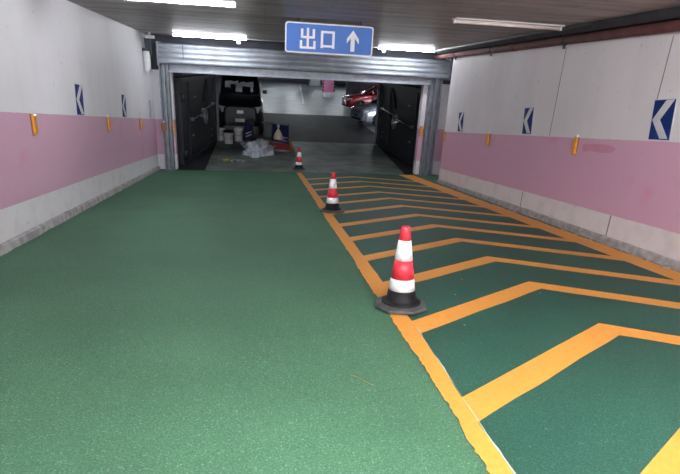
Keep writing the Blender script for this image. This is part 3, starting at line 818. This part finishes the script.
# hanging bag
b = B(); lathe(b, [(.0001, 0), (.14, .01), (.17, .08), (.14, .22), (.07, .36), (.03, .42), (.02, .46), (.05, .54), (.055, .60), (.0001, .60)], 20)
for v in b.verts:
    v.co.x *= 1+.18*math.sin(6*math.atan2(v.co.y, v.co.x)); v.co.y *= .6
o = obj('plastic_bag', b, 'cream'); o.matrix_world = T(.52, 19.86, z+.36)
tag(o, 'knotted cream plastic bag hanging on blue board stand', 'bag')
# leaning wood piece right of the stand
b = B(); prism(b, [(.98, 19.3, 0), (1.16, 19.15, 0), (1.14, 19.15, .10), (.94, 19.35, .50), (.90, 19.35, .48)], (0, 0, 0), (.02, .04, 0))
o = obj('wood_offcut', b, 'wood'); o.matrix_world = T(0, 0, z); tag(o, 'brown wooden offcut leaning beside the red board base', 'wood')
# paint tray and roller
r = thing('paint_pan', 'shallow white round pan with black inside on slab', 'pan', T(-.93, 16.95, z))
b = B(); lathe(b, [(.0001, .0), (.17, 0), (.24, .05), (.25, .06), (.22, .055), (.165, .015), (.0001, .015)], 28)
for v in b.verts: v.co.y *= .8
obj('dish', b, 'whitepl', r)
b = B(); lathe(b, [(.0001, .046), (.10, .046), (.205, .046), (.17, .02)], 20); obj('paint', b, 'black', r)
b = B(); box(b, -.03, .09, -.015, .015, .047, .06); obj('scraper', b, 'whitepl', r)
r = thing('paint_roller', 'paint roller with dull yellow foam beside the white pan', 'roller', T(-1.33, 17.1, z))
b = B(); tube(b, (-.10, -.02, .045), (.10, .03, .045), .045, 16); obj('sleeve', b, 'yellow', r)
b = B(); path(b, [(-.11, -.02, .045), (-.16, .02, .045), (-.16, .12, .04), (-.30, .16, .03)], .008); tube(b, (-.30, .16, .025), (-.52, .20, .02), .018, 10); obj('handle', b, 'wood', r)
# twig and grit on the floor
b = B(); path(b, [(x, y, -S*y+.005) for x, y in ((.525, 2.50), (.555, 2.47), (.59, 2.42), (.634, 2.366))], .0022, 6)
tag(obj('twig', b, 'twig'), 'thin dry twig lying on the green lane', 'twig')
gritpts = [(1.75, 3.9), (2.25, 4.9), (1.9, 5.0), (2.35, 5.7), (2.15, 5.6), (1.55, 3.2), (2.0, 4.35), (2.6, 3.9), (2.1, 6.3), (3.0, 5.7)]
for i, (x, y) in enumerate(gritpts):
    b = B(); bmesh.ops.create_icosphere(b, subdivisions=1, radius=1)
    for v in b.verts: v.co = Vector((v.co.x*.008*(1+.5*random.random()), v.co.y*.006, v.co.z*.002))
    o = obj('paint_flake', b, 'grit'); o.matrix_world = onramp(x, y, i*1.1, .0055)
    tag(o, 'tiny pale flake on dark green hatched floor', 'flake', 'pale flakes on dark green floor')
b = B(); n = 14
vs = [(6.95, 1.37), (6.6, 1.385), (6.3, 1.375), (6.18, 1.33), (6.25, 1.27), (6.5, 1.26), (6.75, 1.275), (6.92, 1.25)]
prism(b, [(xr(y)-.0025, y, -S*y+hh) for y, hh in vs], (0, 0, 0), (.004, 0, 0)); obj('paint_patch', b, 'pinkpatch', wr)
# rubble at the foot of the right wall
for i in range(26):
    y = 4.3+i*.36+random.random()*.2
    b = B(); bmesh.ops.create_icosphere(b, subdivisions=2, radius=1)
    s = .018+.022*random.random()
    for v in b.verts:
        p = v.co*(1+.4*noise.noise(v.co*1.5+Vector((i, 0, 0)))); v.co = Vector((p.x*s, p.y*s*1.5, p.z*s*.6))
    o = obj('rubble_chip', b, 'rubble'); o.matrix_world = onramp(xr(y)-.10, y, i, s*.45+.004)
    tag(o, 'grey mortar chip at the foot of right wall', 'rubble', 'mortar chips along right wall')

# ------------------------------------------------------------------ world, camera
w = bpy.data.worlds.new('world'); SC.world = w; w.use_nodes = True
w.node_tree.nodes['Background'].inputs[0].default_value = (.85, .9, 1, 1)
w.node_tree.nodes['Background'].inputs[1].default_value = 3.0
cd = bpy.data.cameras.new('camera'); co = bpy.data.objects.new('camera', cd); COL.objects.link(co)
vd = Vector((-77, 1370, 490)).normalized(); rv = Vector((-75, -113, 490))
h = (rv-vd*rv.dot(vd)).normalized(); t_ = vd.cross(h)
if t_.x < 0: t_ = -t_
R3 = Matrix((t_, h, -vd))                      # camera (x right, y down, z forward) -> world
right = R3 @ Vector((1, 0, 0)); down = R3 @ Vector((0, 1, 0)); fwd = R3 @ Vector((0, 0, 1))
mw = Matrix.Identity(4)
for i in range(3): mw[i][0] = right[i]; mw[i][1] = -down[i]; mw[i][2] = -fwd[i]
mw[2][3] = 1.5
co.matrix_world = mw
cd.sensor_width = 36; cd.lens = 490/680*36; cd.clip_start = .05; cd.clip_end = 200
SC.camera = co
vs_ = SC.view_settings
vs_.view_transform = 'Standard'; vs_.look = 'None'; vs_.gamma = 1; vs_.use_curve_mapping = False
vs_.exposure = 1.95
